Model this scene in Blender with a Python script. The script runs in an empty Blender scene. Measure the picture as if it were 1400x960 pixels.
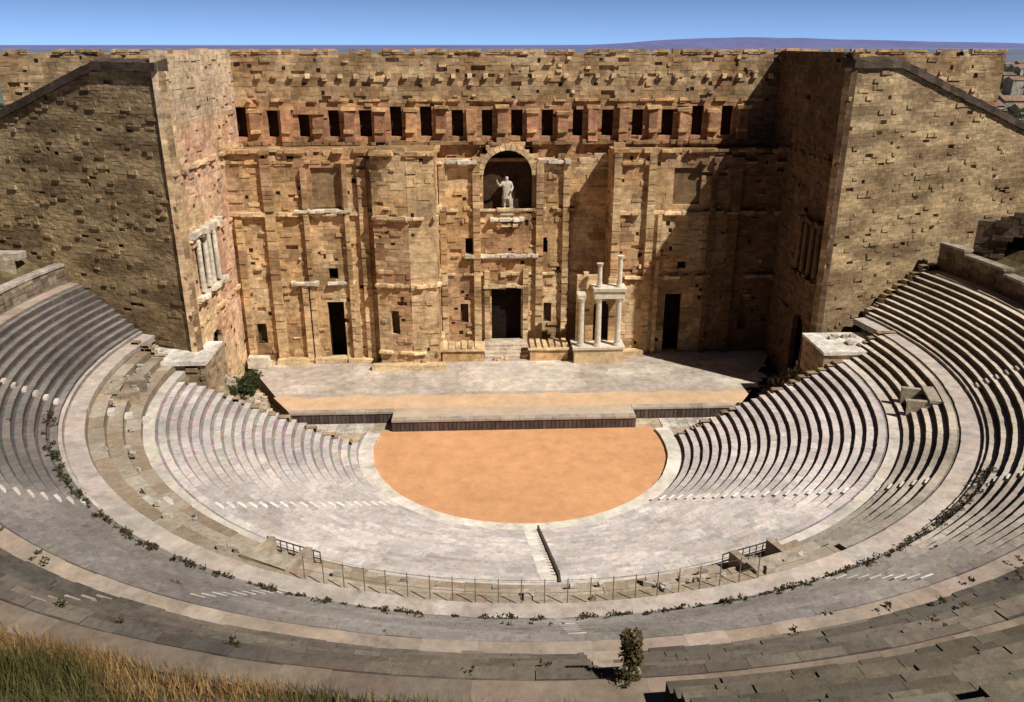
import bpy, math, random
from mathutils import Vector, noise
random.seed(7)
R_=random.random
def U(a,b): return a+(b-a)*random.random()
rad=math.radians
CY=74.0
scene=bpy.context.scene

# ---------------------------------------------------------------- materials
def stone_mat(name, rough=0.92, stain=0.5, fine=1.2, coarse=0.18, bump=0.5, contrast=0.45, streak=0.0, drip=0.0):
    m=bpy.data.materials.new(name); m.use_nodes=True
    nt=m.node_tree; N=nt.nodes; Lk=nt.links
    b=N["Principled BSDF"]; b.inputs["Roughness"].default_value=rough
    b.inputs["Specular IOR Level"].default_value=0.06
    at=N.new("ShaderNodeAttribute"); at.attribute_name="Col"
    tc=N.new("ShaderNodeTexCoord")
    def noi(scale,det=6,ro=0.65,sc=None):
        n=N.new("ShaderNodeTexNoise"); n.inputs["Scale"].default_value=scale
        n.inputs["Detail"].default_value=det; n.inputs["Roughness"].default_value=ro
        if sc:
            mp=N.new("ShaderNodeMapping"); mp.inputs["Scale"].default_value=sc
            Lk.new(tc.outputs["Object"],mp.inputs["Vector"]); Lk.new(mp.outputs[0],n.inputs["Vector"])
        else: Lk.new(tc.outputs["Object"],n.inputs["Vector"])
        return n
    def rng(n,a,bb,lo,hi):
        r=N.new("ShaderNodeMapRange"); r.inputs[1].default_value=a; r.inputs[2].default_value=bb
        r.inputs[3].default_value=lo; r.inputs[4].default_value=hi
        Lk.new(n.outputs["Fac"],r.inputs[0]); return r
    def mul(a,c):
        m1=N.new("ShaderNodeMath"); m1.operation='MULTIPLY'; Lk.new(a.outputs[0],m1.inputs[0]); Lk.new(c.outputs[0],m1.inputs[1]); return m1
    n1=noi(coarse,4); n2=noi(fine,7,0.75); n3=noi(0.55,8,0.8)
    x=mul(rng(n1,0.3,0.7,1-contrast*0.6,1+contrast*0.5),rng(n2,0.3,0.7,1-contrast,1+contrast))
    x=mul(x,rng(n3,0.52,0.66,1.0,1-stain))
    if streak: x=mul(x,rng(noi(1.0,5,.7,(.5,.5,2.2)),0.35,0.65,1-streak,1+streak))
    if drip: x=mul(x,rng(noi(1.0,6,.7,(.9,.9,.16)),0.5,0.72,1.0,1-drip))
    vm=N.new("ShaderNodeVectorMath"); vm.operation='SCALE'
    Lk.new(at.outputs["Color"],vm.inputs[0]); Lk.new(x.outputs[0],vm.inputs["Scale"])
    Lk.new(vm.outputs[0],b.inputs["Base Color"])
    if bump:
        bp=N.new("ShaderNodeBump"); bp.inputs["Strength"].default_value=bump; bp.inputs["Distance"].default_value=0.2
        Lk.new(n2.outputs["Fac"],bp.inputs["Height"]); Lk.new(bp.outputs[0],b.inputs["Normal"])
    return m
M_WALL=stone_mat("weathered_masonry",stain=0.42,fine=1.4,contrast=0.38,streak=.2,drip=.32,bump=.5)
M_FLANK=stone_mat("rubble_masonry",stain=0.3,fine=2.2,contrast=0.4,streak=.3,drip=.15,bump=.4)
M_SEAT=stone_mat("seat_limestone",stain=0.28,fine=2.2,contrast=0.36,coarse=0.12)
M_PAVE=stone_mat("paving_stone",stain=0.25,fine=0.9,contrast=0.3,bump=0.2)
M_SAND=stone_mat("orange_sand",stain=0.1,fine=0.6,contrast=0.17,coarse=0.09,bump=0.15)
M_EARTH=stone_mat("dry_earth",stain=0.4,fine=0.8,contrast=0.5)
M_FAR=stone_mat("hazy_land",stain=0.1,fine=0.01,coarse=.001,contrast=0.2,bump=0)
M_MARBLE=stone_mat("white_marble",stain=0.25,fine=2.5,contrast=0.3,bump=0.2,rough=0.7)
M_LEAF=stone_mat("foliage",stain=0.2,fine=3,contrast=0.4,bump=0.0)
M_METAL=stone_mat("dark_iron",stain=0.1,fine=3,contrast=0.2,bump=0.0,rough=0.6)

# ---------------------------------------------------------------- mesh builder
class B:
    def __init__(s): s.v=[]; s.f=[]; s.c=[]
    def face(s,pts,col):
        i=len(s.v); s.v.extend(pts); s.f.append(tuple(range(i,i+len(pts)))); s.c.append(col)
    def hexa(s,p,cols,faces="fktblr"):
        i=len(s.v); s.v.extend(p)
        F={'f':(0,1,2,3),'k':(5,4,7,6),'t':(3,2,6,7),'b':(4,5,1,0),'l':(4,0,3,7),'r':(1,5,6,2)}
        for ch in faces:
            s.f.append(tuple(i+k for k in F[ch]))
            s.c.append(cols[ch] if isinstance(cols,dict) else cols)
    def box(s,x0,x1,y0,y1,z0,z1,col,j=0.0):
        p=[(x0,y0,z0),(x1,y0,z0),(x1,y0,z1),(x0,y0,z1),(x0,y1,z0),(x1,y1,z0),(x1,y1,z1),(x0,y1,z1)]
        if j: p=[(a+U(-j,j),b+U(-j,j),c+U(-j,j)) for a,b,c in p]
        s.hexa(p,col)
    def obox(s,o,du,n,x0,x1,d0,d1,z0,z1,col,j=0.0):
        def P(x,d,z): return (o[0]+du[0]*x+n[0]*d+U(-j,j),o[1]+du[1]*x+n[1]*d+U(-j,j),z+U(-j,j))
        s.hexa([P(x0,d1,z0),P(x1,d1,z0),P(x1,d1,z1),P(x0,d1,z1),P(x0,d0,z0),P(x1,d0,z0),P(x1,d0,z1),P(x0,d0,z1)],col)
    def cyl(s,x,y,z0,z1,r0,r1,col,n=14,cap=True):
        ring0=[(x+r0*math.cos(2*math.pi*k/n),y+r0*math.sin(2*math.pi*k/n),z0) for k in range(n)]
        ring1=[(x+r1*math.cos(2*math.pi*k/n),y+r1*math.sin(2*math.pi*k/n),z1) for k in range(n)]
        i=len(s.v); s.v.extend(ring0+ring1)
        for k in range(n):
            s.f.append((i+k,i+(k+1)%n,i+n+(k+1)%n,i+n+k)); s.c.append(col)
        if cap: s.f.append(tuple(i+n+k for k in range(n))); s.c.append(col)
    def make(s,name,mat,parent=None):
        me=bpy.data.meshes.new(name); me.from_pydata(s.v,[],s.f)
        at=me.color_attributes.new("Col",'FLOAT_COLOR','CORNER')
        arr=[]
        for f,c in zip(s.f,s.c): arr.extend((c[0],c[1],c[2],1.0)*len(f))
        at.data.foreach_set("color",arr)
        me.materials.append(mat)
        o=bpy.data.objects.new(name,me); bpy.context.collection.objects.link(o)
        if parent: o.parent=parent
        return o
def empty(name):
    o=bpy.data.objects.new(name,None); bpy.context.collection.objects.link(o); return o
def vary(c,a=0.15,h=0.04):
    k=1+U(-a,a); return (max(0,c[0]*k*(1+U(-h,h))),max(0,c[1]*k),max(0,c[2]*k*(1+U(-h,h))))
def mix(a,b,t):
    t=max(0,min(1,t)); return tuple(a[i]*(1-t)+b[i]*t for i in range(3))

# ---------------------------------------------------------------- block wall
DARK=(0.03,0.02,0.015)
def block_wall(b,o,du,n,W,z0,topf,ops,colf,ch=0.46,bw=(0.5,1.7),jit=0.04,depth=0.6,holes=0.012,rag=0.15):
    z=z0; zmax=max(topf(W*k/60.) for k in range(61))
    while z<zmax:
        h=ch*U(0.75,1.25); zm=z+h/2
        ivs=[(0.0,W)]
        for op in ops:
            x0,x1,a,c=op[:4]; arch=op[4] if len(op)>4 else False
            if not(a<=zm<=c): continue
            if arch:
                r=(x1-x0)/2; zs=c-r
                if zm>zs:
                    hw=math.sqrt(max(0,r*r-(zm-zs)**2)); xm=(x0+x1)/2; x0,x1=xm-hw,xm+hw
            new=[]
            for p,q in ivs:
                if x1<=p or x0>=q: new.append((p,q)); continue
                if x0>p: new.append((p,x0))
                if x1<q: new.append((x1,q))
            ivs=new
        for p,q in ivs:
            x=p
            while x<q-1e-6:
                w=min(U(*bw),q-x)
                if q-x-w<0.35: w=q-x
                xm=x+w/2
                if zm<=topf(xm)+U(-rag,rag):
                    if R_()<holes: d=-U(0.25,0.45)
                    elif R_()<0.06: d=U(0.05,0.17)
                    else: d=U(-jit,jit)*0.6
                    col=colf(xm,zm)
                    def P(xx,dd,zz): return (o[0]+du[0]*xx+n[0]*dd,o[1]+du[1]*xx+n[1]*dd,zz)
                    g=0.004
                    pts=[P(x+g,d+U(-.02,.02),z+g),P(x+w-g,d+U(-.02,.02),z+g),P(x+w-g,d+U(-.02,.02),z+h-g),P(x+g,d+U(-.02,.02),z+h-g),
                         P(x,-depth,z),P(x+w,-depth,z),P(x+w,-depth,z+h),P(x,-depth,z+h)]
                    b.hexa(pts,col,"ftblr")
                x+=w
        z+=h
    for op in ops:
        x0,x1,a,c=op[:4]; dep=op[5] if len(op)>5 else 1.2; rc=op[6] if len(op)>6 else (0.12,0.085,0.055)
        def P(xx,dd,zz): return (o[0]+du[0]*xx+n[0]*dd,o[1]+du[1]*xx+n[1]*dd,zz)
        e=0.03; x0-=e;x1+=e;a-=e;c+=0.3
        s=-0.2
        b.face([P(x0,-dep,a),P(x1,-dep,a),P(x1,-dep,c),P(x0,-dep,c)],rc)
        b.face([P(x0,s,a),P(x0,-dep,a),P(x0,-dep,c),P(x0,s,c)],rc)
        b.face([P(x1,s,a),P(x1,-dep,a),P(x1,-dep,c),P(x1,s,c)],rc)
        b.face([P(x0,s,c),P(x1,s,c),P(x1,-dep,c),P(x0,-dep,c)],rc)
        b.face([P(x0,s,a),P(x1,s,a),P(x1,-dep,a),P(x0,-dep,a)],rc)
def cornice(b,o,du,n,x0,x1,z,col,h=0.35,d=0.35,gap=0.25,bw=(0.4,1.5)):
    x=x0
    while x<x1:
        w=min(U(*bw),x1-x)
        if R_()>gap:
            dd=d*U(0.4,1.25); hh=h*U(0.6,1.15)
            b.obox(o,du,n,x,x+w,-0.1,dd,z,z+hh,vary(col,0.25),0.04)
            if R_()<0.6: b.obox(o,du,n,x+0.05,x+w*0.9,-0.1,dd*0.55,z-hh*0.6,z+0.01,vary(col,0.25),0.04)
        x+=w
def rnd_ledges(b,o,du,n,W,z0,z1,cnt,col,ops=()):
    for _ in range(cnt):
        x=U(0.3,W-1.2); z=U(z0,z1); w=U(0.2,0.9)
        if any(x+w>p[0]-.1 and x<p[1]+.1 and z>p[2]-.5 and z<p[3]+.2 for p in ops): continue
        if R_()<.55: b.obox(o,du,n,x,x+U(.25,.5),-0.1,.03,z,z+U(.25,.5),(0.03,.02,.015))  # flush dark blocks in place of holes, hole shade put into the colour
        else: b.obox(o,du,n,x,x+w,-0.1,U(0.12,0.35),z,z+U(0.15,0.4),vary(col,0.25),0.04)

OCH=(0.58,0.37,0.185); OCHL=(0.70,0.51,0.30); BRN=(0.33,0.205,0.105); PNK=(0.42,0.21,0.13); PNKL=(0.70,0.46,0.31); WHT=(0.72,0.64,0.51)
SHADE_BRN=(0.17,0.105,0.06)  # dark brown that puts the east corner's shade into the stone colour
def nz(x,z,s,o=0): return noise.noise(Vector((x*s+o,z*s-o,o*1.7)))
def frons_col(off,east=None):
    def f(x,z):
        t=nz(x,z,0.16,off); c=mix(OCH,OCHL,0.5+t*1.8)
        t2=nz(x,z,0.3,off+9)
        if t2>0.07: c=mix(c,BRN,min(0.9,(t2-0.07)*4))
        if nz(x,z,0.1,off+20)>0.22: c=mix(c,PNK,0.35)
        if east is not None: c=mix(c,SHADE_BRN,(x-east)/8.0)  # stone darkens eastwards, corner shade painted into the tone
        return vary(c,0.13)
    return f
def upper_col(x,z):
    if z<31.2: c=mix(PNK,OCH,0.25+0.4*R_())
    elif z<34.3: c=mix(BRN,OCHL,0.3+nz(x,z,0.3)*0.9)
    else: c=mix(BRN,OCHL,0.4+nz(x,z,0.3,4)*0.9)
    c=mix(c,SHADE_BRN,(x-59-27)/6.0*.9) if x<92 else c  # east end of the upper wall: shade painted into the block colour
    return vary(c,0.2)
def outer_col(x,z):
    t=nz(x*0.35,z,0.5,3); c=mix((0.46,0.335,0.19),(0.24,0.165,0.095),0.40+t*1.8)
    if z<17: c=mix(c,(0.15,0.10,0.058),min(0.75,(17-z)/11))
    return vary(c,0.16)
def ret_col(x,z):
    t=nz(x,z,0.14,31); c=mix(PNKL,OCHL,0.5+t*2)
    if nz(x,z,.3,50)>.2: c=mix(c,PNK,.45)
    if z>31: c=mix(c,(0.58,0.48,0.36),0.5)
    return vary(c,0.12)
def retE_col(x,z): return vary((0.15,0.095,0.058),.2)  # one dark tone for the east return, shade put into the colour

stage=empty("roman_stage_wall")
b=B()
o=(-59,102.5); W=119; F=(1,0); NN=(0,-1)
xs=[-31.9+3.66*k for k in range(17)]
ops=[(x-U(.6,.8)+59,x+U(.6,.8)+59,27.4,30.6+U(-.3,.5),False,1.0,(0.05,0.025,0.018)) for x in xs]
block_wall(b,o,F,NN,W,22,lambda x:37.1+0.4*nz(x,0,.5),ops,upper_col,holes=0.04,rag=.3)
for x in xs:
    zt=30.9-U(0,.9); e=(x-27)/6
    b.obox(o,F,NN,x+59+U(1.1,1.3),x+59+U(2.3,2.5),-0.1,U(.5,.9),27.0,zt,vary(mix(mix(PNK,OCH,R_()*.5),SHADE_BRN,e),0.3),0.1)
    if R_()<.85: b.obox(o,F,NN,x+59+1.0,x+59+2.65,-0.1,U(.6,1.05),zt,zt+.4,vary(mix(OCH,SHADE_BRN,e),0.3),0.08)
    b.obox(o,F,NN,x+59+1.2,x+59+2.3,-0.1,1.0,28.0,28.4,vary(mix(OCH,SHADE_BRN,e),0.3),0.08)
cornice(b,o,F,NN,26,92,26.6,BRN,0.5,0.9,0.12)
cornice(b,o,F,NN,26,90,31.6,OCH,0.3,0.35,0.35)
for k in range(34):
    x=27.5+k*1.9
    if R_()<.85: b.obox(o,F,NN,x,x+0.5,-0.1,0.45,34.2,34.7,vary(OCHL,0.3),0.07)
cornice(b,o,F,NN,0,119,37.1,OCH,0.35,0.2,0.3)
rnd_ledges(b,o,F,NN,W,31.5,37,110,OCHL)
b.box(-59,60,103.6,105.5,-0.5,37.0,OCH)
b.make("back_wall",M_WALL,stage)
# left bay
b=B()
o=(-32.4,95.5)
L=lambda X:X+32.4
ops=[(L(-22.9),L(-19.6),20.3,25.0,False,0.35,(0.3,0.2,0.11)),(L(-21.7),L(-20.6),11.9,13.0,False,1.0,DARK),
     (L(-22.2),L(-20.2),1.5,8.7,False,2.5,DARK),(L(-30.9),L(-29.7),3.9,6.5,True,0.8)]
topL=lambda x:26.5+1.1*nz(x,0,0.6)+0.6*nz(x,0,2.1)
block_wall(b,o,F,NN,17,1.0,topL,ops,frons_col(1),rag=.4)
for x0,x1,z1 in [(-28.4,-27.3,26.4),(-31.9,-31.1,19),(-17.6,-16.6,25.8),(-24.9,-24.2,11.2),(-18.9,-18.3,11.2),(-24.0,-23.4,25.2),(-19.3,-18.8,25.2)]:
    block_wall(b,(x0,95.5-0.55),F,NN,x1-x0,1.2,lambda x:z1,[],frons_col(3),depth=0.6,bw=(0.9,1.3),rag=.5,jit=.12)
cornice(b,o,F,NN,0,17,26.5,OCH,0.45,0.5,0.25)
cornice(b,o,F,NN,0,17,19.4,OCHL,0.4,0.6,0.2)
cornice(b,o,F,NN,L(-25),L(-18.5),19.8,WHT,0.35,0.8,0.3)
cornice(b,o,F,NN,L(-26.2),L(-18.5),11.2,WHT,0.35,0.7,0.2)
cornice(b,o,F,NN,0,17,10.2,OCH,0.3,0.4,0.5)
cornice(b,o,F,NN,0,17,25.3,OCH,0.3,0.3,0.5)
rnd_ledges(b,o,F,NN,17,2,26,60,OCHL,ops)
b.box(-32.4,-15.5,96.0,102.4,26.0,26.5,BRN)
b.make("scaenae_frons_bay",M_WALL,stage)
# left tower
b=B()
topT=lambda x:27.0+0.9*nz(x,5,0.7)
ut=(0.97,-0.24); nt_=(-0.24,-0.97)
opt=[(1.5,2.6,5.2,8.4,True,0.8)]
block_wall(b,(-15.9,93.9),ut,nt_,4.2,1.0,topT,opt,frons_col(7),rag=.4)
block_wall(b,(-11.83,92.88),(1,0.1),(0.1,-1),3.1,1.0,topT,[],lambda x,z:mix(frons_col(8)(x,z),OCHL,.5),rag=.4)  # sunward face lightened, sunlight put into the colour
block_wall(b,(-8.73,93.19),(0,1),(1,0),8.0,1.0,lambda x:26.8-0.15*x,[(3.2,4.2,4,6.5,True,0.6)],frons_col(9))
block_wall(b,(-15.9,93.9),(0,1),(-1,0),2.2,1.0,topT,[],frons_col(10))
for z,c in [(19.3,OCHL),(11.3,OCHL),(26.4,OCH),(3.0,OCHL)]:
    cornice(b,(-15.9,93.9),ut,nt_,0,4.2,z,c,0.4,0.5,0.15)
    cornice(b,(-11.83,92.88),(1,0.1),(0.1,-1),0,3.1,z,c,0.4,0.5,0.15)
    cornice(b,(-8.73,93.19),(0,1),(1,0),0,7.5,z,c,0.4,0.4,0.3)
rnd_ledges(b,(-11.83,92.88),(1,0.1),(0.1,-1),3.1,2,26,12,OCHL)
rnd_ledges(b,(-15.9,93.9),ut,nt_,4.2,2,26,18,OCHL,opt)
b.box(-15.7,-8.9,94.1,102.4,26.1,26.6,BRN)
b.make("scaenae_frons_tower",M_WALL,stage)
# centre
b=B(); o=(-9,101.0); L=lambda X:X+9
def topC(x):
    X=x-9-(-0.2)
    t=25.2+0.6*nz(x,2,0.8)
    if abs(X)<4.1: t=max(t,23.1+math.sqrt(max(0,4.1**2-X*X)))
    return t
ops=[(L(-3.2),L(2.8),18.1,26.1,True,1.3,(0.07,0.042,0.026)),(L(-5.5),L(-4.6),13.5,15.4,True,0.9,DARK),(L(3.9),L(4.8),13.3,15.3,True,0.9,DARK),
     (L(-2.3),L(1.5),1.5,8.7,False,1.3,(0.02,0.013,0.01)),(L(-6.3),L(-5.3),4.3,6.9,False,0.7),(L(4.4),L(5.4),4.3,6.9,False,0.7)]
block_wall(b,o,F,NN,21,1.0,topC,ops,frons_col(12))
for k in range(15):
    a0=math.pi*k/15; a1=math.pi*(k+1)/15-0.02
    r0,r1=2.95,3.6+U(-.1,.15); cx,cz=-0.2,23.1
    q=[(cx+r*math.cos(a),cz+r*math.sin(a)) for r,a in ((r0,a0),(r1,a0),(r1,a1),(r0,a1))]
    b.hexa([(x,100.6+U(-.05,.05),z) for x,z in q]+[(x,101.4,z) for x,z in q],vary(OCHL,0.2))
for x0,x1,z1 in [(-8.6,-7.8,25),(-4.5,-3.6,25),(3.3,4.2,25),(6.6,7.4,25),(-3.2,-2.5,11.5),(1.7,2.4,11.5)]:
    block_wall(b,(x0,100.5),F,NN,x1-x0,1.2,lambda x:z1,[],frons_col(14),depth=0.6,bw=(0.8,1.2),rag=.5,jit=.12)
cornice(b,o,F,NN,0,L(-3.9),24.5,WHT,0.45,0.9,0.1); cornice(b,o,F,NN,L(3.5),L(7.6),24.5,WHT,0.45,0.9,0.1)
cornice(b,o,F,NN,L(-2.4),L(1.8),17.5,WHT,0.5,1.0,0.0); cornice(b,o,F,NN,L(-1.6),L(1.0),16.8,OCHL,0.5,0.6,0.0)
cornice(b,o,F,NN,L(-5.6),L(3.6),12.9,WHT,0.4,0.9,0.08); cornice(b,o,F,NN,0,L(8),18.7,OCHL,0.35,0.4,0.5)
cornice(b,o,F,NN,L(-3.3),L(2.5),8.9,OCHL,0.5,0.5,0.05); cornice(b,o,F,NN,0,L(10),10.6,OCHL,0.3,0.4,0.5)
rnd_ledges(b,o,F,NN,18,2,25,60,OCHL,ops)
b.box(-9,12,101.5,102.4,24.6,25.0,BRN)
b.make("scaenae_frons_centre",M_WALL,stage)
# right bay
b=B(); o=(12.0,97.0); L=lambda X:X-12
ops=[(L(19.3),L(22.6),19.8,24.3,False,0.4,(0.2,0.13,0.07)),(L(20.4),L(21.5),12,13.1,False,1,DARK),(L(19.2),L(21.3),1.5,8.8,False,2.5,DARK),(L(28.6),L(29.8),4,6.5,True,0.8)]
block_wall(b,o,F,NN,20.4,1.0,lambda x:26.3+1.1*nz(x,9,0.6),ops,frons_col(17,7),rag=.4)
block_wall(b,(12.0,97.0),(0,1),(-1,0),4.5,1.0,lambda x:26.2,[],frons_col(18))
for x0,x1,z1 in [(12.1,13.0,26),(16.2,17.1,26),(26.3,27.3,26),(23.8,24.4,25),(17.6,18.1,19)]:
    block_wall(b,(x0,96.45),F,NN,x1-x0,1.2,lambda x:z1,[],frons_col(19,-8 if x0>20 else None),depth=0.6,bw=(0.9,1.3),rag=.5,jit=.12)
for z,g,c in [(26.2,0.2,OCH),(18.9,0.15,OCHL),(11.0,0.25,OCHL),(24.8,0.5,OCH)]:
    cornice(b,o,F,NN,0,9,z,c,0.42,0.55,g); cornice(b,o,F,NN,9,20.4,z,mix(c,SHADE_BRN,.75),0.42,0.55,g)  # eastern cornice stretch darkened with the painted shade tone
rnd_ledges(b,o,F,NN,9,2,26,30,OCHL,ops); rnd_ledges(b,(21,97),F,NN,11,2,26,30,BRN,[(p[0]-9,p[1]-9,p[2],p[3]) for p in ops])
b.box(12.2,32.4,97.5,102.4,25.7,26.1,BRN)
b.make("scaenae_frons_bay_east",M_WALL,stage)

# return walls
b=B(); o=(-32.4,79.0); du=(0,1); n=(1,0); L=lambda Y:Y-79
ops=[(L(82.2),L(88.2),14.4,19.6,False,0.9,(0.10,0.065,0.04)),(L(84.0),L(87.4),1.3,9.2,True,2.0,DARK),(L(92.3),L(93.5),22.5,24,False,0.8),(L(82),L(83.2),24.5,26.2,False,0.8)]
block_wall(b,o,du,n,23.5,0,lambda x:37.2,ops,ret_col,jit=0.04,rag=.3)
cornice(b,o,du,n,L(81),L(90),19.9,WHT,0.55,0.9,0.05); cornice(b,o,du,n,L(81),L(90),13.5,WHT,0.5,0.7,0.1)
cornice(b,o,du,n,0,23.5,26.4,OCHL,0.4,0.5,0.3); cornice(b,o,du,n,0,23.5,11.0,OCHL,0.4,0.4,0.4); cornice(b,o,du,n,0,23.5,19.0,OCHL,0.3,0.3,0.6)
for yy in (82.6,84.6,86.0,87.9): b.cyl(-32.15,yy,14.2,19.5,0.3,0.26,WHT)
rnd_ledges(b,o,du,n,23,2,36,60,PNKL,ops)
b.box(-36.4,-34.6,82.5,102.4,-0.3,37.0,OCH); b.box(-34.6,-32.9,81.0,102.4,36.0,36.9,OCH)
b.make("return_wall_west",M_WALL,stage)
b=B(); o=(32.4,82.4); du=(0,1); n=(-1,0)
L=lambda Y:Y-82.4
ops=[(L(84),L(90),14.4,19.6,False,0.9),(L(86),L(89),1.3,9.2,True,2.0,DARK)]
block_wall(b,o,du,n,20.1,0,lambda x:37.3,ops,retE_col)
cornice(b,o,du,n,1,8,19.9,SHADE_BRN,0.55,0.9,0.05); cornice(b,o,du,n,1,8,13.5,SHADE_BRN,0.5,0.7,0.1); cornice(b,o,du,n,0,20,26.4,SHADE_BRN,0.4,0.5,0.3)  # cornices and columns here also carry the painted shade tone
for yy in (84.4,86.0,87.9,89.4): b.cyl(32.2,yy,14.2,19.5,0.3,0.26,SHADE_BRN)
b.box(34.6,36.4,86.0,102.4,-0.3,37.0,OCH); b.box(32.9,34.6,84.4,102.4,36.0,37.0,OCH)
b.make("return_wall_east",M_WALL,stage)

def flank(name,ox,oy,ex,ey,topf):
    Ln=math.hypot(ex-ox,ey-oy); du=((ex-ox)/Ln,(ey-oy)/Ln); n=(du[1],-du[0])
    if n[1]>0: n=(-n[0],-n[1])
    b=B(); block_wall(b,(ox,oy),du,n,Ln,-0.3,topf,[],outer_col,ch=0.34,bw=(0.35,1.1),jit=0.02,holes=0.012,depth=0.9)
    x=0
    while x<Ln:
        def P(xx,dd,zz): return (ox+du[0]*xx+n[0]*dd,oy+du[1]*xx+n[1]*dd,zz)
        zA=topf(x)+U(0,.12); zB=topf(x+1.2)+U(0,.12); c=vary((0.09,0.068,0.052),0.3)
        b.hexa([P(x,0.35,zA-0.75),P(x+1.2,0.35,zB-0.75),P(x+1.2,0.35,zB),P(x,0.35,zA),P(x,-1.4,zA-0.75),P(x+1.2,-1.4,zB-0.75),P(x+1.2,-1.4,zB+0.3),P(x,-1.4,zA+0.3)],c)
        x+=1.2
    for k in range(40):
        x=U(0,Ln-1); z=U(8,33)
        if z<topf(x)-1: b.obox((ox,oy),du,n,x,x+U(0.3,0.8),-0.1,U(0.04,0.14),z,z+U(0.12,0.35),vary((0.42,0.32,0.2) if R_()<.5 else (0.07,.05,.03)),0.02)
    b.make(name,M_FLANK,stage)
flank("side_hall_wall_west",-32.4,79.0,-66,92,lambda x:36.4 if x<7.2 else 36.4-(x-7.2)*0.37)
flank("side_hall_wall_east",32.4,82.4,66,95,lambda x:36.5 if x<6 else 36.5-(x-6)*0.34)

# ---------------------------------------------------------------- aedicule columns
col=empty("marble_column_group"); b=B()
b.box(7.6,13.6,93.4,96.4,1.3,3.1,OCHL,0.03)
b.box(7.4,13.8,93.2,96.4,3.1,3.4,WHT,0.02)
block_wall(b,(8.0,95.6),F,NN,5.4,3.4,lambda x:11.5+0.8*math.sin(x*1.3),[(2.1,4.0,3.6,8.6,True,0.9,DARK)],frons_col(40),rag=.3)
for x in (8.4,10.5,12.9):
    y=93.95
    b.cyl(x,y,3.4,3.7,0.52,0.5,WHT); b.cyl(x,y,3.7,8.9,0.38,0.32,WHT,16)
    b.cyl(x,y,8.9,9.5,0.33,0.55,WHT)
b.box(9.9,13.5,93.4,95.4,9.5,10.4,WHT,0.04); b.box(9.7,13.7,93.2,95.5,10.4,10.8,WHT,0.04)
b.box(7.9,8.9,93.5,95.4,9.5,9.9,WHT,0.04)
for x,z in ((10.5,13.3),(12.9,14.2)):
    b.cyl(x,94.1,10.8,11.1,0.45,0.42,WHT); b.cyl(x,94.1,11.1,z,0.28,0.25,WHT,14); b.cyl(x,94.1,z,z+0.4,0.27,0.42,WHT)
b.make("columns_and_entablature",M_MARBLE,col)

# ---------------------------------------------------------------- statue
M_MARBLE_S=bpy.data.materials.new("statue_marble"); M_MARBLE_S.use_nodes=True
nt=M_MARBLE_S.node_tree; nn=nt.nodes.new("ShaderNodeTexNoise"); nn.inputs["Scale"].default_value=3
cr=nt.nodes.new("ShaderNodeValToRGB"); cr.color_ramp.elements[0].color=(.42,.37,.29,1); cr.color_ramp.elements[1].color=(.72,.66,.56,1)
nt.links.new(nn.outputs["Fac"],cr.inputs[0]); nt.links.new(cr.outputs[0],nt.nodes["Principled BSDF"].inputs["Base Color"])
def statue():
    root=empty("emperor_statue")
    me=bpy.data.meshes.new("figure"); s=4.2
    J=[((0,0,.50),.095),((0,0,.62),.10),((0,0,.76),.115),((0,0,.83),.05),((0,-.005,.87),.045),((0,-.01,.93),.062),((0,0,.975),.04),
       ((-.12,0,.79),.055),((-.20,-.04,.70),.042),((-.27,-.12,.80),.032),((-.30,-.17,.90),.022),
       ((.12,0,.79),.055),((.17,.0,.65),.042),((.13,-.12,.58),.032),((.12,-.18,.57),.024),
       ((-.06,0,.44),.075),((-.065,-.02,.27),.05),((-.07,0,.06),.035),((-.08,-.08,.02),.028),
       ((.07,0,.44),.075),((.085,-.05,.27),.05),((.09,.04,.07),.035),((.10,-.03,.02),.028)]
    E=[(0,1),(1,2),(2,3),(3,4),(4,5),(5,6),(2,7),(7,8),(8,9),(9,10),(2,11),(11,12),(12,13),(13,14),(0,15),(15,16),(16,17),(17,18),(0,19),(19,20),(20,21),(21,22)]
    me.from_pydata([(x*s,y*s,z*s) for (x,y,z),r in J],E,[])
    o=bpy.data.objects.new("figure",me); bpy.context.collection.objects.link(o)
    o.modifiers.new("Skin",'SKIN')
    for i,(p,r) in enumerate(J): me.skin_vertices[0].data[i].radius=(r*s,r*s*0.85)
    me.skin_vertices[0].data[0].use_root=True
    o.modifiers.new("Sub",'SUBSURF').levels=2
    me.materials.append(M_MARBLE_S); o.parent=root
    b=B(); SM=(.6,.53,.43)
    for k in range(14):
        a0=2*math.pi*k/14;a1=2*math.pi*(k+0.85)/14
        b.face([(math.cos(a0)*.45,math.sin(a0)*.36,2.35),(math.cos(a1)*.45,math.sin(a1)*.36,2.35),(math.cos(a1)*.62,math.sin(a1)*.52,1.45),(math.cos(a0)*.62,math.sin(a0)*.52,1.45)],SM)
    for k in range(7):
        x0=-.55+k*.16; yy=.38+.07*(k%2); y2=.38+.07*((k+1)%2)
        b.face([(x0*.8,yy,3.5),((x0+.16)*.8,y2,3.5),((x0+.16)*1.15,y2+.1,.35),(x0*1.15,yy+.1,.35)],SM)
    b.box(-.9,.9,-.6,.7,-.55,0.0,SM,0.01); b.box(.35,.75,.0,.4,0.0,1.3,SM,.03)
    b.make("cloak_and_plinth",M_MARBLE,root)
    root.location=(-0.3,101.4,18.75)
statue()

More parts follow.
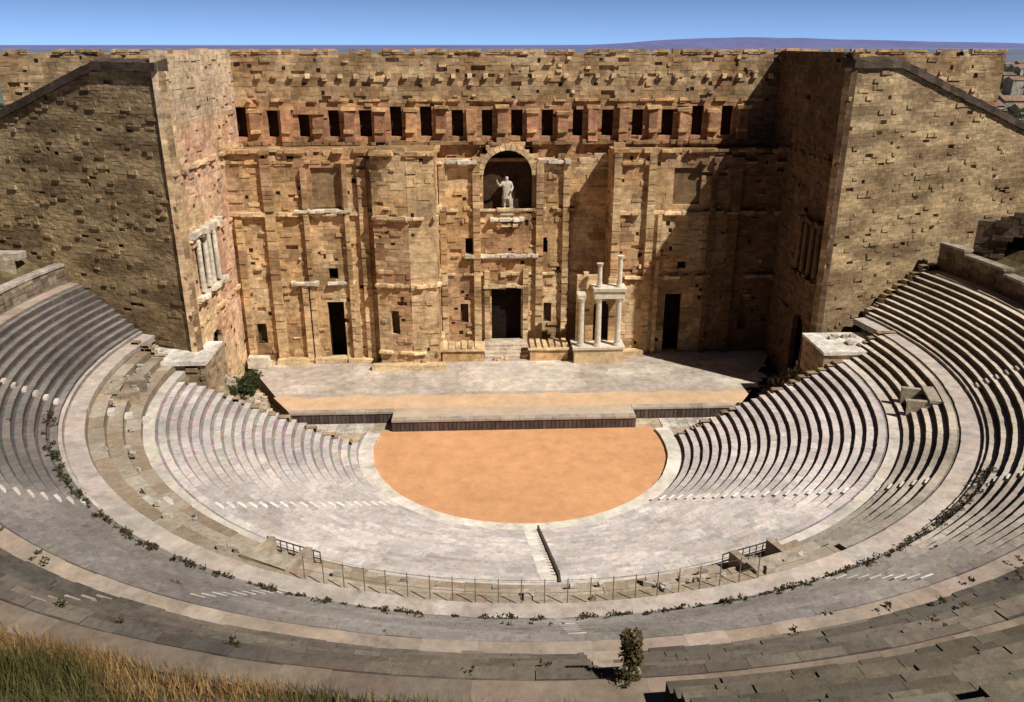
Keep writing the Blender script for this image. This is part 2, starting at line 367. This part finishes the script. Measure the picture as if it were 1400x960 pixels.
# ---------------------------------------------------------------- stage platform
st=empty("stage_platform"); b=B()
PV=(0.46,0.39,0.33)
poly=[(-24.2,80.2),(-13.2,80.2),(-13.2,78.0),(12.4,78.0),(12.4,80.2),(23.6,80.2),(32.3,95.0),(32.3,101.5),(-32.3,101.5),(-32.3,95.0)]
b.face([(x,y,1.3) for x,y in poly],PV)
y=85.2
while y<94.5:
    h=U(0.8,1.1); x=-30.5
    while x<30:
        w=U(0.9,1.8)
        if abs(x)<25+(y-80)*0.42: b.box(x+.008,x+w-.008,y+.008,y+h-.008,1.2,1.304+U(0,.012),vary(mix(PV,(0.62,0.54,0.45),(0.85 if -6.5<x<7 else .2+nz(x,y,.25)*1.2)),0.09))
        x+=w
    y+=h
for i in range(len(poly)):
    a=poly[i]; c=poly[(i+1)%len(poly)]
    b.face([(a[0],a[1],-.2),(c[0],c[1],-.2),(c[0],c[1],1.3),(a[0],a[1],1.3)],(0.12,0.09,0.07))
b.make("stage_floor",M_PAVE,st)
b=B()
for k in range(40):
    xa=-24.6+k*1.23
    b.face([(xa,80.95,1.31),(xa+1.23,80.95,1.31),((xa+1.23)*1.09,84.4+.9*nz(k+1,0,.5),1.31),(xa*1.09,84.4+.9*nz(k,0,.5),1.31)],(0.66,0.45,0.28))
b.face([(-13.0,78.7,1.31),(12.2,78.7,1.31),(12.2,80.95,1.31),(-13,80.95,1.31)],(0.54,0.43,0.32))
b.make("stage_sand_strip",M_SAND,st)
b=B()
for (x0,x1,y) in ((-24.2,-13.2,80.2),(-13.2,12.4,78.0),(12.4,23.6,80.2)):
    x=x0
    while x<x1-.1:
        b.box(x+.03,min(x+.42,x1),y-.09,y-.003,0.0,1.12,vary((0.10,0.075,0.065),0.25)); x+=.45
    x=x0
    while x<x1-.1:
        w=min(U(1.2,2),x1-x); b.box(x,x+w-.02,y-.18,y+.65,1.12,1.36,vary((0.42,0.35,0.29),.15)); x+=w
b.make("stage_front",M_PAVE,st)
b=B()
for x0,x1 in ((-8.5,-3.4),(2.3,6.9)):
    b.box(x0,x1,94.6,97.2,1.3,2.7,OCH,.05); b.box(x0-.15,x1+.15,94.4,97.3,2.7,2.95,OCHL,.04)
    for k in range(6): b.box(x0+k*.8,x0+k*.8+.5,94.5,97,2.95,2.95+U(.1,.5),vary(OCHL),.06)
for k in range(4): b.box(-3.3,2.2,95.6+k*.9,100.9,1.3,1.5+k*.17,(0.58,0.48,0.37),.02)
for x0,x1,y0,zz in ((-31.8,-29.3,93.2,2.6),(-28.5,-24.8,94.2,2.0),(-24,-20.2,94.6,1.9),(-20,-17,94.6,1.8),(-16.8,-8,91.9,1.9),(13.8,16.5,95.5,2.0)):
    b.box(x0,x1,y0,y0+1.2,1.3,zz,vary(WHT if zz>2.4 else OCHL,.1),.08)
for k in range(80):
    x=U(-30,14); y=96-U(0.2,1.6)-(1.5 if -16<x<-8 else 0); s=U(.15,.5); b.box(x,x+s*1.5,y,y+s,1.3,1.3+s*.7,vary(OCHL,.25),.07)
b.make("parapets_and_steps",M_WALL,st)

# ---------------------------------------------------------------- orchestra
b=B(); pts=[]
n=72
for k in range(n+1):
    a=rad(-196+212*k/n); pts.append((14.7*math.cos(a),CY+14.7*math.sin(a),0.02))
b.face(pts,(0.66,0.345,0.17))
b.make("orchestra_floor",M_SAND)
b=B()
b.face([(-40,73.5,0.0),(40,73.5,0.0),(40,84,0.0),(-40,84,0.0)],(0.45,0.36,0.25))
for sx in (-1,1):
    for k in range(9):
        x=sx*(15.3+k*.95); b.box(min(x,x+sx*.9),max(x,x+sx*.9),77.6+U(0,.1),79.9,-.1,.06+U(0,.04),vary((0.58,0.52,0.45),.1))
b.make("entrance_passage",M_EARTH)

# ---------------------------------------------------------------- cavea
def ring_rows(b,rows,a0,a1,colT,colR,seg=1.3,zj=0.012,rj=0.02,miss=0.0,dirt=.3,tv=.08):
    for (r0,r1,z,h) in rows:
        rm=(r0+r1)/2; a=a0
        while a<a1-1e-4:
            da=math.degrees(seg*U(0.6,1.5)/rm); e=min(a+da,a1)
            if a1-e<0.4: e=a1
            if R_()<miss: a=e; continue
            dz=U(-zj,zj); dr=U(-rj,rj); n=max(1,int((e-a)/3)+1)
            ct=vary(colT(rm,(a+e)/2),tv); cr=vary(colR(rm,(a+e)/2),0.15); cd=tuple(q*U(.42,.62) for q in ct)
            for k in range(n):
                p=rad(a+(e-a)*k/n); q=rad(a+(e-a)*(k+1)/n)
                def P(r,t,zz): return (r*math.cos(t),CY+r*math.sin(t),zz)
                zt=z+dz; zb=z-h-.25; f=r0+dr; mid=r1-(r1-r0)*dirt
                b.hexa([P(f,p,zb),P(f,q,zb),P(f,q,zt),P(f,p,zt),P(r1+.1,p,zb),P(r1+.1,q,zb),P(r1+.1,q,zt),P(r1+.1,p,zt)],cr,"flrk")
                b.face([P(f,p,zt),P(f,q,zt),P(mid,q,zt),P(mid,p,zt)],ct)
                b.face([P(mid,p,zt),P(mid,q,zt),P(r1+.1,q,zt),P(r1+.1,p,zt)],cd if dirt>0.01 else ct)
            a=e
def rows_lin(r0,r1,z0,z1,n):
    out=[]; dr=(r1-r0)/n; h=(z1-z0)/n
    for k in range(n): out.append((r0+dr*k,r0+dr*(k+1),z0+h*(k+1),h))
    return out
LOW=rows_lin(16.2,33.0,0.35,7.7,20)
MID=rows_lin(34.0,37.8,7.7,9.9,5)
UPP=rows_lin(39.6,46.4,10.1,14.6,10)
T3=rows_lin(47.8,52.0,14.9,17.7,6)
T4=rows_lin(53.2,60.2,18.3,22.9,9)
def cT_low(r,a):
    t=noise.noise(Vector((r*.25,a*.07,1)))
    c=mix((0.68,0.60,0.555),(0.54,0.475,0.45),0.5+t)
    t2=noise.noise(Vector((r*.9,a*.3,21)))
    return tuple(x*(1+.25*t2) for x in c)
def cR_low(r,a): return (0.17,0.13,0.105) if (a>-60) else ((0.36,0.32,0.30) if a<-130 else (0.28,0.24,0.22))  # sun and shade put into riser colour: dark east, pale west
def cT_up(r,a):
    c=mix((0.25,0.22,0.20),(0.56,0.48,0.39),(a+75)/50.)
    t=noise.noise(Vector((r*.3,a*.1,5))); return tuple(x*(1+t*.5) for x in c)
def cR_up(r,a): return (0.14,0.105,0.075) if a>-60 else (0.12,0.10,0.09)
def cT_mid(r,a):
    t=noise.noise(Vector((r*.6,a*.15,8))); return mix((0.34,0.26,0.18),(0.46,0.385,0.31),.4+t*1.5)
def cT_3(r,a):
    t=noise.noise(Vector((r*.4,a*.12,11))); return mix((0.11,0.095,0.08),(0.20,0.165,0.13),.5+t*1.6)
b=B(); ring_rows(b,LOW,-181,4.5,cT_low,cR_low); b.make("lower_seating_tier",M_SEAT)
b=B(); ring_rows(b,MID,-62,7,cT_up,cR_up)
MIDL=rows_lin(34.0,37.8,7.9,9.6,3)
ring_rows(b,MIDL,-185,-62,cT_mid,lambda r,a:(0.24,0.19,0.14),seg=2.2,zj=.04,rj=.06,dirt=.12)
for k in range(60):
    a=rad(U(-180,-65)); r=U(34.4,37.3); z=8.3+(r-34.1)*.45; s=U(.2,.6); x,y=r*math.cos(a),CY+r*math.sin(a)
    b.box(x,x+s,y,y+s*.7,z-.1,z+.3,vary((0.46,0.40,0.33),.15),.08)
b.make("ruined_middle_tier",M_SEAT)
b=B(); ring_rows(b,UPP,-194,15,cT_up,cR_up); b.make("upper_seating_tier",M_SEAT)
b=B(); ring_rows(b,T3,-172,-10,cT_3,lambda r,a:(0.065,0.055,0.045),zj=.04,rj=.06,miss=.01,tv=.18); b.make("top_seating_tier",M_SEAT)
b=B(); ring_rows(b,T4,-88,-25,lambda r,a:mix(cT_3(r,a),(0.11,0.095,0.06),.4),lambda r,a:(0.055,0.046,0.035),zj=.05,rj=.09,miss=.008,seg=1.2,tv=.2); b.make("ruined_outer_tier",M_SEAT)
def walk(name,r0,r1,z,a0,a1,col,h=.35,seg=2.0,curb=None,tv=.08):
    b=B(); ring_rows(b,[(r0,r1,z,h)],a0,a1,lambda r,a:col,lambda r,a:tuple(c*.7 for c in col),seg=seg,zj=.006,rj=.03,dirt=.1,tv=tv)
    if curb:
        ring_rows(b,[(r1-.05,r1+.3,z+curb,h)],a0,a1,lambda r,a:col,lambda r,a:tuple(c*.5 for c in col),seg=seg,zj=.02,rj=.02,dirt=0)
    return b.make(name,M_PAVE)
walk("orchestra_border_walkway",14.6,16.2,.30,-192,12,(0.74,0.67,0.58))
walk("inner_walkway",33.0,34.0,7.85,-184,7,(0.62,0.55,0.48))
walk("main_walkway",37.8,39.35,10.05,-193,14,(0.50,0.425,0.37),curb=.25)
walk("upper_walkway",46.4,47.85,14.75,-194,15,(0.38,0.30,0.24),tv=.15)
walk("outer_walkway",52.0,53.3,17.85,-172,-10,(0.25,0.195,0.15),tv=.2)
st=B()
def stair(rows,a,w=0.9,col=(0.62,0.57,0.50)):
    for (r0,r1,z,h) in rows:
        t=rad(a); d=(math.cos(t),math.sin(t)); s=(-d[1],d[0]); dr=(r1-r0)
        o=(d[0]*r0,CY+d[1]*r0)
        st.obox(o,s,(-d[0],-d[1]),-w/2,w/2,0,dr*.45,z-h-.1,z-h*.5,vary(col,.12),.015)
def aisle(rows,a,w,col,kerb=False):
    stair(rows,a,w,col)
    for (r0,r1,z,h) in rows:
        t=rad(a); d=(math.cos(t),math.sin(t)); s=(-d[1],d[0]); o=(d[0]*r0,CY+d[1]*r0)
        st.obox(o,s,d,-w/2,w/2,-.03,(r1-r0)*.5,z-h-.1,z+.02,vary(col,.1),.01)
        if kerb: st.obox(o,s,d,w/2+.02,w/2+.16,-.4,(r1-r0),z-h-.1,z+.16,(0.09,0.075,0.06),.01)
for a in (-45,-135): stair(LOW,a,.9,(.8,.76,.68))
aisle(LOW,-90,1.1,(0.76,0.69,0.6),True)
for a in (-16,-43,-68,-90,-112,-137,-164): stair(UPP,a,.8)
for a in (-43,): stair(MID,a,.9)
for a in (-137,-164): stair(MIDL,a,.9)
for a in (-60,-35,-115,-140): stair(T3,a,.8,(0.36,0.31,0.25))
aisle(T3,-89.2,1.4,(0.36,0.29,0.22))
for a in (-60,-40): stair(T4,a,.9,(0.28,0.23,0.18))
st.make("radial_stairs",M_PAVE)
b=B()
def endwall(rows,a,thick,sgn,top=.5,zb=0):
    t=rad(a); d=(math.cos(t),math.sin(t)); s=(-d[1]*sgn,d[0]*sgn)
    r=rows[0][0]; rl=rows[-1][1]
    def zt(r):
        for (r0,r1,z,h) in rows:
            if r<r1: return z+top
        return rows[-1][2]+top
    block_wall(b,(d[0]*r,CY+d[1]*r),d,s,rl-r,zb,lambda x:zt(r+x),[],lambda x,z:vary((0.36,0.27,0.17),.25),depth=thick,ch=.4,bw=(.5,1.1))
endwall(LOW,4.5,.7,1,.05); endwall(LOW,-181,.7,-1,.05)
endwall(MID+[(37.8,39.6,10,.3)],7,.7,1,.1); endwall(MID+[(37.8,39.6,10,.3)],-187,.7,-1,.1)
endwall(UPP+[(46.4,48.0,14.8,.3)],15,.8,1,.4); endwall(UPP+[(46.4,48.0,14.8,.3)],-194,.8,-1,.4)
b.make("cavea_end_wall",M_WALL)
b=B()
def radial_wall(a0,a1,r,z0,z1f,colw,copc):
    a=a0
    while a<a1:
        da=math.degrees(1.2/r); z=z0
        zt=z1f(a)
        def P(rr,t,zz): return (rr*math.cos(t),CY+rr*math.sin(t),zz)
        t0,t1=rad(a),rad(a+da)
        while z<zt:
            h=.5; c=vary(colw,.3); f=r+U(-.06,.06)
            b.hexa([P(f,t0,z),P(f,t1,z),P(f,t1,z+h),P(f,t0,z+h),P(r+.9,t0,z),P(r+.9,t1,z),P(r+.9,t1,z+h),P(r+.9,t0,z+h)],c,"ftlr"); z+=h
        b.hexa([P(r-.12,t0,z),P(r-.12,t1,z),P(r-.12,t1,z+.25),P(r-.12,t0,z+.25),P(r+1.0,t0,z),P(r+1.0,t1,z),P(r+1.0,t1,z+.25),P(r+1.0,t0,z+.25)],vary(copc,.12))
        a+=da
radial_wall(-10,14,47.95,14.5,lambda a:15.6+max(0,(a+10))*.07,(0.16,0.12,0.085),(0.32,0.27,0.22))
radial_wall(-194,-174,47.95,14.5,lambda a:16.3,(0.24,0.19,0.14),(0.44,0.38,0.32))
b.make("upper_gallery_wall",M_WALL)
b=B()
block_wall(b,(49.0,84.0),(0.85,-0.52),(-0.52,-0.85),9,14,lambda x:20.5+x*.25,[(3,5,16,19,True,1.2,DARK)],lambda x,z:vary((0.17,0.125,0.085),.25),depth=1)
block_wall(b,(-50.5,82.5),(-0.9,-0.43),(0.43,-0.9),9,14,lambda x:17.8+x*.1,[(2.2,6.2,15.2,17.2,False,1.5,DARK)],lambda x,z:vary((0.36,0.29,0.21),.25),depth=1)
b.box(-58,-50.3,82.9,84.6,17.5,18.2,(0.44,0.38,0.32),.05)
b.make("gallery_ruin",M_WALL)
def vault(sx,name):
    b=B(); x0,x1=(31.0,38.6)
    xa,xb=(x0,x1) if sx>0 else (-x1,-x0)
    b.box(xa+.6,xb-.6,77.2,82.0,-.1,8.3,(0.3,0.22,0.14))
    b.box(xa-.15,xb+.15,76.3,82.2,8.4,8.8,(0.76,0.70,0.62),.05)
    ox=xa if sx>0 else xb
    block_wall(b,(ox,76.5),(0,1),(-sx,0),5.6,0,lambda x:8.4,[(1.5,4.0,0.2,4.4,True,.5,DARK)],lambda x,z:vary((0.38,0.28,0.18),.25),depth=.5)
    block_wall(b,(xa,76.55),(1,0),(0,-1),xb-xa,0,lambda x:8.4,[],lambda x,z:vary((0.38,0.28,0.18),.25),depth=.4)
    for k in range(5):
        s=U(.3,.7); x=U(xa,xb-1); y=U(78,81); b.box(x,x+s,y,y+s,8.8,8.8+s*.5,vary((0.5,0.42,0.33)),.08)
    b.make(name,M_WALL)
vault(1,"entrance_hall"); vault(-1,"entrance_hall")
def mound(xs,name):
    b=B(); nx,ny=26,30
    def hh(x,y):
        ax=abs(x); e=max(0,min(1,(ax-25.2-(y-78)*.30)/5)); g=max(0,min(1,(91-y)/7))
        return -.1+4.0*e*g*(1+.5*noise.noise(Vector((x*.7,y*.7,3))))
    X=[24+8.3*i/nx for i in range(nx+1)]; Y=[76.6+15*j/ny for j in range(ny+1)]
    for i in range(nx):
        for j in range(ny):
            q=[(X[i],Y[j]),(X[i+1],Y[j]),(X[i+1],Y[j+1]),(X[i],Y[j+1])]
            b.face([(xs*x,y,hh(x,y)) for x,y in q],vary((0.33,0.25,0.16) if xs<0 else (0.2,.15,.1),.2))  # east earth and stones darker, shade put into the colour
    for k in range(260):
        x=U(25.5,32); y=U(77,90); z=hh(x,y)
        if z<.2: continue
        s=U(.2,.8); b.box(xs*x-s/2,xs*x+s/2,y,y+s*.8,z-.1,z+s*.6,vary((0.46,0.38,0.28) if xs<0 else (0.26,.2,.14),.25),.12)
    b.make(name,M_EARTH)
mound(-1,"rubble_mound"); mound(1,"rubble_mound")
def vomitory(a,r,w=3.2,l=2.6,rail=True):
    root=empty("vomitory_entrance"); b=B()
    t=rad(a); d=(math.cos(t),math.sin(t)); s=(-d[1],d[0]); o=(d[0]*r,CY+d[1]*r); n=(-d[0],-d[1]); z=7.8
    b.obox(o,s,n,-w/2,-w/2+.45,-l/2,l/2,z-.3,z+1.8,vary((0.42,0.34,0.25)),.05)
    b.obox(o,s,n,w/2-.45,w/2,-l/2,l/2,z-.3,z+1.8,vary((0.42,0.34,0.25)),.05)
    b.obox(o,s,n,-w/2+.45,w/2-.45,-l/2,-l/2+.5,z-.3,z+1.75,(0.06,0.045,0.035),.0)
    b.obox(o,s,n,-w/2-.1,w/2+.1,-l/2,l/2-1.6,z+1.8,z+2.0,(0.42,0.36,0.28),.03)
    b.obox(o,s,n,-w/2+.45,w/2-.45,-l/2+.5,l/2,z-.3,z+.35,(0.04,0.03,0.022),.0)
    b.make("walls",M_WALL,root)
    if rail:
        c=B(); g=(0.09,0.075,0.06)
        for k in range(9):
            x=-w/2-.4+k*(w+.8)/8; c.obox(o,s,n,x,x+.05,l/2+.1,l/2+.15,z,z+1.5,g)
        for zz in (z+.5,z+1.0,z+1.5): c.obox(o,s,n,-w/2-.4,w/2+.46,l/2+.09,l/2+.16,zz,zz+.05,g)
        c.make("railing",M_METAL,root)
for a in (-117,-69): vomitory(a,35.7)
for a in (-171,-17): vomitory(a,35.7,rail=False)
b=B(); prev=None
for k in range(22):
    a=rad(-112+40*k/21); r=37.4; x,y=r*math.cos(a),CY+r*math.sin(a)
    b.box(x-.025,x+.025,y-.025,y+.025,9.5,11.3,(0.20,0.16,0.13))
    if prev:
        for zz in (10.4,11.2):
            b.face([(prev[0],prev[1],zz),(x,y,zz),(x,y,zz+.03),(prev[0],prev[1],zz+.03)],(0.20,0.16,0.13))
    prev=(x,y)
b.make("wire_fence",M_METAL)

# ---------------------------------------------------------------- hillside & ground
def hill_z(x,y):
    dx,dy=x,y-CY; r=math.hypot(dx,dy); a=math.atan2(dy,dx); w=max(0,min(1,-math.sin(a)*1.35+.05))
    if r<47.8: z=13.9
    elif r<52.6: z=14.2+(r-47.8)*.59
    elif r<53.3: z=17.0+(r-52.6)*1.2
    elif r<60: z=17.85+(r-53.3)*.58
    elif r<74: z=21.75+(r-60)*.91
    else: z=34.5
    if r>53.3: z=17.85+(z-17.85)*w
    if r>110: z*=max(0,1-(r-110)/90.)
    s=math.sin(a)
    if s>.24: z*=max(0,1-(s-.24)*20)
    if r>54: z+=.25*noise.noise(Vector((x*.3,y*.3,0)))
    return z
b=B(); RR=[47.9+.9*k for k in range(30)]+[76+6*k for k in range(22)]; NA=150
def hp(i,j):
    a=rad(-196+212*j/NA); r=RR[i]; x,y=r*math.cos(a),CY+r*math.sin(a); return (x,y,hill_z(x,y)-.1)
H=[[hp(i,j) for j in range(NA+1)] for i in range(len(RR))]
for i in range(len(RR)-1):
    for j in range(NA):
        b.face([H[i][j],H[i+1][j],H[i+1][j+1],H[i][j+1]],vary((0.14,0.105,0.055),.1))
b.make("hillside",M_EARTH)
b=B()
rr=[0,150,500,2000,8000,40000]
for i in range(1,len(rr)):
    for j in range(48):
        a0,a1=2*math.pi*j/48,2*math.pi*(j+1)/48
        c=[(0.3,0.24,0.15),(0.3,0.24,0.15),(0.16,0.15,0.10),(0.13,0.14,0.13),(0.15,0.18,0.25),(0.19,0.25,0.42)][i]  # bluer with distance, aerial haze put into the ground colour
        if i==1: b.face([(0,CY,-.3),(rr[1]*math.cos(a0),CY+rr[1]*math.sin(a0),-.3),(rr[1]*math.cos(a1),CY+rr[1]*math.sin(a1),-.3)],c)
        else: b.face([(r*math.cos(a),CY+r*math.sin(a),-.3) for r,a in ((rr[i-1],a0),(rr[i],a0),(rr[i],a1),(rr[i-1],a1))],c)
b.make("ground",M_FAR)
b=B()
def hz(k):
    x=-9000+k*200; t=max(0,min(1,(x-900)/1400)); t2=max(0,min(1,(6500-x)/3000))
    return x,20+12*noise.noise(Vector((x*.001,4,0)))+(75+18*noise.noise(Vector((x*.0012,0,0)))+8*noise.noise(Vector((x*.006,1,0))))*t*t2
for k in range(95):
    x0,z0=hz(k); x1,z1=hz(k+1)
    c=(0.155,0.17,0.35)  # blue haze of the distance put into the hill colour
    b.face([(x0,7600,-5),(x1,7600,-5),(x1,9000,z1),(x0,9000,z0)],c); b.face([(x0,9000,z0),(x1,9000,z1),(x1,10500,-5),(x0,10500,-5)],c)
b.make("distant_hills",M_FAR)
b=B()
for k in range(260):
    y=U(260,1300); x=(U(.45,.85) if R_()<.7 else -U(.5,.9))*y; w=U(8,16); d=U(8,14); h=U(6,12)
    if R_()<.45:
        c=vary((0.42,0.37,0.31),.2); b.box(x,x+w,y,y+d,-.3,h,c)
        r=vary((0.26,0.17,0.12),.2)
        b.face([(x-.5,y-.5,h),(x+w+.5,y-.5,h),(x+w+.5,y+d/2,h+2.5),(x-.5,y+d/2,h+2.5)],r); b.face([(x-.5,y+d+.5,h),(x+w+.5,y+d+.5,h),(x+w+.5,y+d/2,h+2.5),(x-.5,y+d/2,h+2.5)],r)
        b.face([(x+w,y,h),(x+w,y+d,h),(x+w,y+d/2,h+2.5)],c); b.face([(x,y,h),(x,y+d,h),(x,y+d/2,h+2.5)],c)
b.make("town_houses",M_EARTH)

# ---------------------------------------------------------------- vegetation
def clump(b,x,y,z,rx,ry,rz,n,col,s=.16):
    for _ in range(n):
        while True:
            p=Vector((U(-1,1),U(-1,1),U(-1,1)))
            if p.length<1: break
        if p.length<.5 and R_()<.5: p=p.normalized()*U(.6,1)
        c=(x+p.x*rx,y+p.y*ry,z+p.z*rz); d=Vector((U(-1,1),U(-1,1),U(-.3,1))).normalized(); e=d.orthogonal().normalized()
        ss=s*U(.6,1.4)
        b.face([(c[0]-e.x*ss*.4,c[1]-e.y*ss*.4,c[2]-e.z*ss*.4),(c[0]+e.x*ss*.4,c[1]+e.y*ss*.4,c[2]+e.z*ss*.4),(c[0]+d.x*ss,c[1]+d.y*ss,c[2]+d.z*ss)],vary(col,.4,.1))
b=B()
for k in range(260):
    y=U(180,1300); x=(U(.42,.9) if R_()<.7 else -U(.48,.9))*y; s=U(4,8)
    for q in range(4): clump(b,x+U(-5,5),y+U(-5,5),s*.8,s,s,s*.8,40,(0.035,0.05,0.025),2.2)
b.make("distant_trees",M_LEAF)
b=B()
for k in range(380):
    a=U(-160,-40)
    if abs(a+90)<1.2: continue
    if noise.noise(Vector((a*.5,2,0)))<-.1 and R_()<.8: continue
    t=rad(a); r=U(39.75,40.4); x,y=r*math.cos(t),CY+r*math.sin(t); z=10.3+(r-39.4)*.64
    s=U(.12,.3); clump(b,x,y,z+s*.5,s,s,s*.8,20,(0.055,0.048,0.028),.15)
for k in range(260):
    a=U(-165,-50); t=rad(a); r=U(41,52); x,y=r*math.cos(t),CY+r*math.sin(t)
    if noise.noise(Vector((a*.1,r*.3,7)))<.1: continue
    z=10.3+(r-39.4)*.6; s=U(.12,.28); clump(b,x,y,z+.15,s,s,s*.6,14,(0.08,0.065,0.03),.15)
b.make("weed_tufts",M_LEAF)
b=B()
for k in range(34):
    cx,cy=U(-31.8,-28.8),U(80,85.5); s=U(.4,.9); clump(b,cx,cy,U(2.4,4.0),s,s,s*.8,130,(0.05,0.055,0.022),.28)
b.make("bush",M_LEAF)
b=B()
for k in range(16):
    zz=U(0,1.8); w=.5*(1-zz/2.8); clump(b,.9+U(-w,w)*.8,21.9+U(-w,w)*.8,17.9+zz,.25,.25,.4,60,(0.09,0.07,0.03),.13)
b.cyl(.9,21.9,17.3,19.2,.06,.03,(0.1,0.07,0.04),8)
b.make("shrub",M_LEAF)
b=B()
for k in range(80000):
    a=rad(U(-150,-91)); r=53.0+13*R_()**1.3
    t=noise.noise(Vector((math.degrees(a)*.13,r*.25,4)))
    if R_()>.85+t*1.2: continue
    x,y=r*math.cos(a),CY+r*math.sin(a); z=hill_z(x,y)-.1
    h=U(.35,1.2)*(1.1+t*.9); g=noise.noise(Vector((x*.22,y*.22,9)))+.12*U(-1,1)+(x+15)*.02
    c=mix((0.09,0.085,0.03),(0.38,0.23,0.095),.45+g*2.2)
    th=U(0,6.28); w=U(.012,.03); lx,ly=U(-.35,.35)*h,U(-.35,.35)*h
    b.face([(x-math.cos(th)*w,y-math.sin(th)*w,z),(x+math.cos(th)*w,y+math.sin(th)*w,z),(x+lx,y+ly,z+h)],vary(c,.3))
b.make("grass",M_LEAF)

# ---------------------------------------------------------------- light, sky, camera
travel=Vector((-16.4,14,-25.8)).normalized()
sun=bpy.data.lights.new("sun",'SUN'); sun.energy=5.0; sun.angle=rad(.5); sun.color=(1,.95,.87)
so=bpy.data.objects.new("sun",sun); bpy.context.collection.objects.link(so)
so.rotation_euler=travel.to_track_quat('-Z','Y').to_euler()
w=bpy.data.worlds.new("World"); scene.world=w; w.use_nodes=True; nt=w.node_tree
bg=nt.nodes["Background"]; sky=nt.nodes.new("ShaderNodeTexSky"); sky.sky_type='NISHITA'; sky.sun_disc=False
sky.sun_elevation=rad(50.1); sky.sun_rotation=rad(130.5); sky.air_density=1.0; sky.dust_density=.1; sky.ozone_density=3.0
tc=nt.nodes.new("ShaderNodeTexCoord"); ad=nt.nodes.new("ShaderNodeVectorMath"); ad.operation='ADD'; ad.inputs[1].default_value=(0,0,.16)
nm=nt.nodes.new("ShaderNodeVectorMath"); nm.operation='NORMALIZE'
nt.links.new(tc.outputs["Generated"],ad.inputs[0]); nt.links.new(ad.outputs[0],nm.inputs[0]); nt.links.new(nm.outputs[0],sky.inputs[0])
sp=nt.nodes.new("ShaderNodeSeparateXYZ"); nt.links.new(tc.outputs["Generated"],sp.inputs[0])
mr=nt.nodes.new("ShaderNodeMapRange"); mr.inputs[1].default_value=0.0; mr.inputs[2].default_value=.13; mr.inputs[3].default_value=2.7; mr.inputs[4].default_value=.25
nt.links.new(sp.outputs["Z"],mr.inputs[0])
tint=nt.nodes.new("ShaderNodeVectorMath"); tint.operation='MULTIPLY'; tint.inputs[1].default_value=(.9,.97,1.2)
nt.links.new(sky.outputs[0],tint.inputs[0])
sc=nt.nodes.new("ShaderNodeVectorMath"); sc.operation='SCALE'; nt.links.new(tint.outputs[0],sc.inputs[0]); nt.links.new(mr.outputs[0],sc.inputs["Scale"])
nt.links.new(sc.outputs[0],bg.inputs[0]); bg.inputs[1].default_value=.05
cd=bpy.data.cameras.new("camera"); cd.sensor_width=36; cd.lens=1123/1400*36; cd.clip_end=60000; cd.clip_start=.1
co=bpy.data.objects.new("camera",cd); bpy.context.collection.objects.link(co)
co.location=(-4,0,38); co.rotation_euler=(rad(90-20.5),0,rad(-2.45)); scene.camera=co
scene.view_settings.view_transform='Standard'; scene.view_settings.look='None'
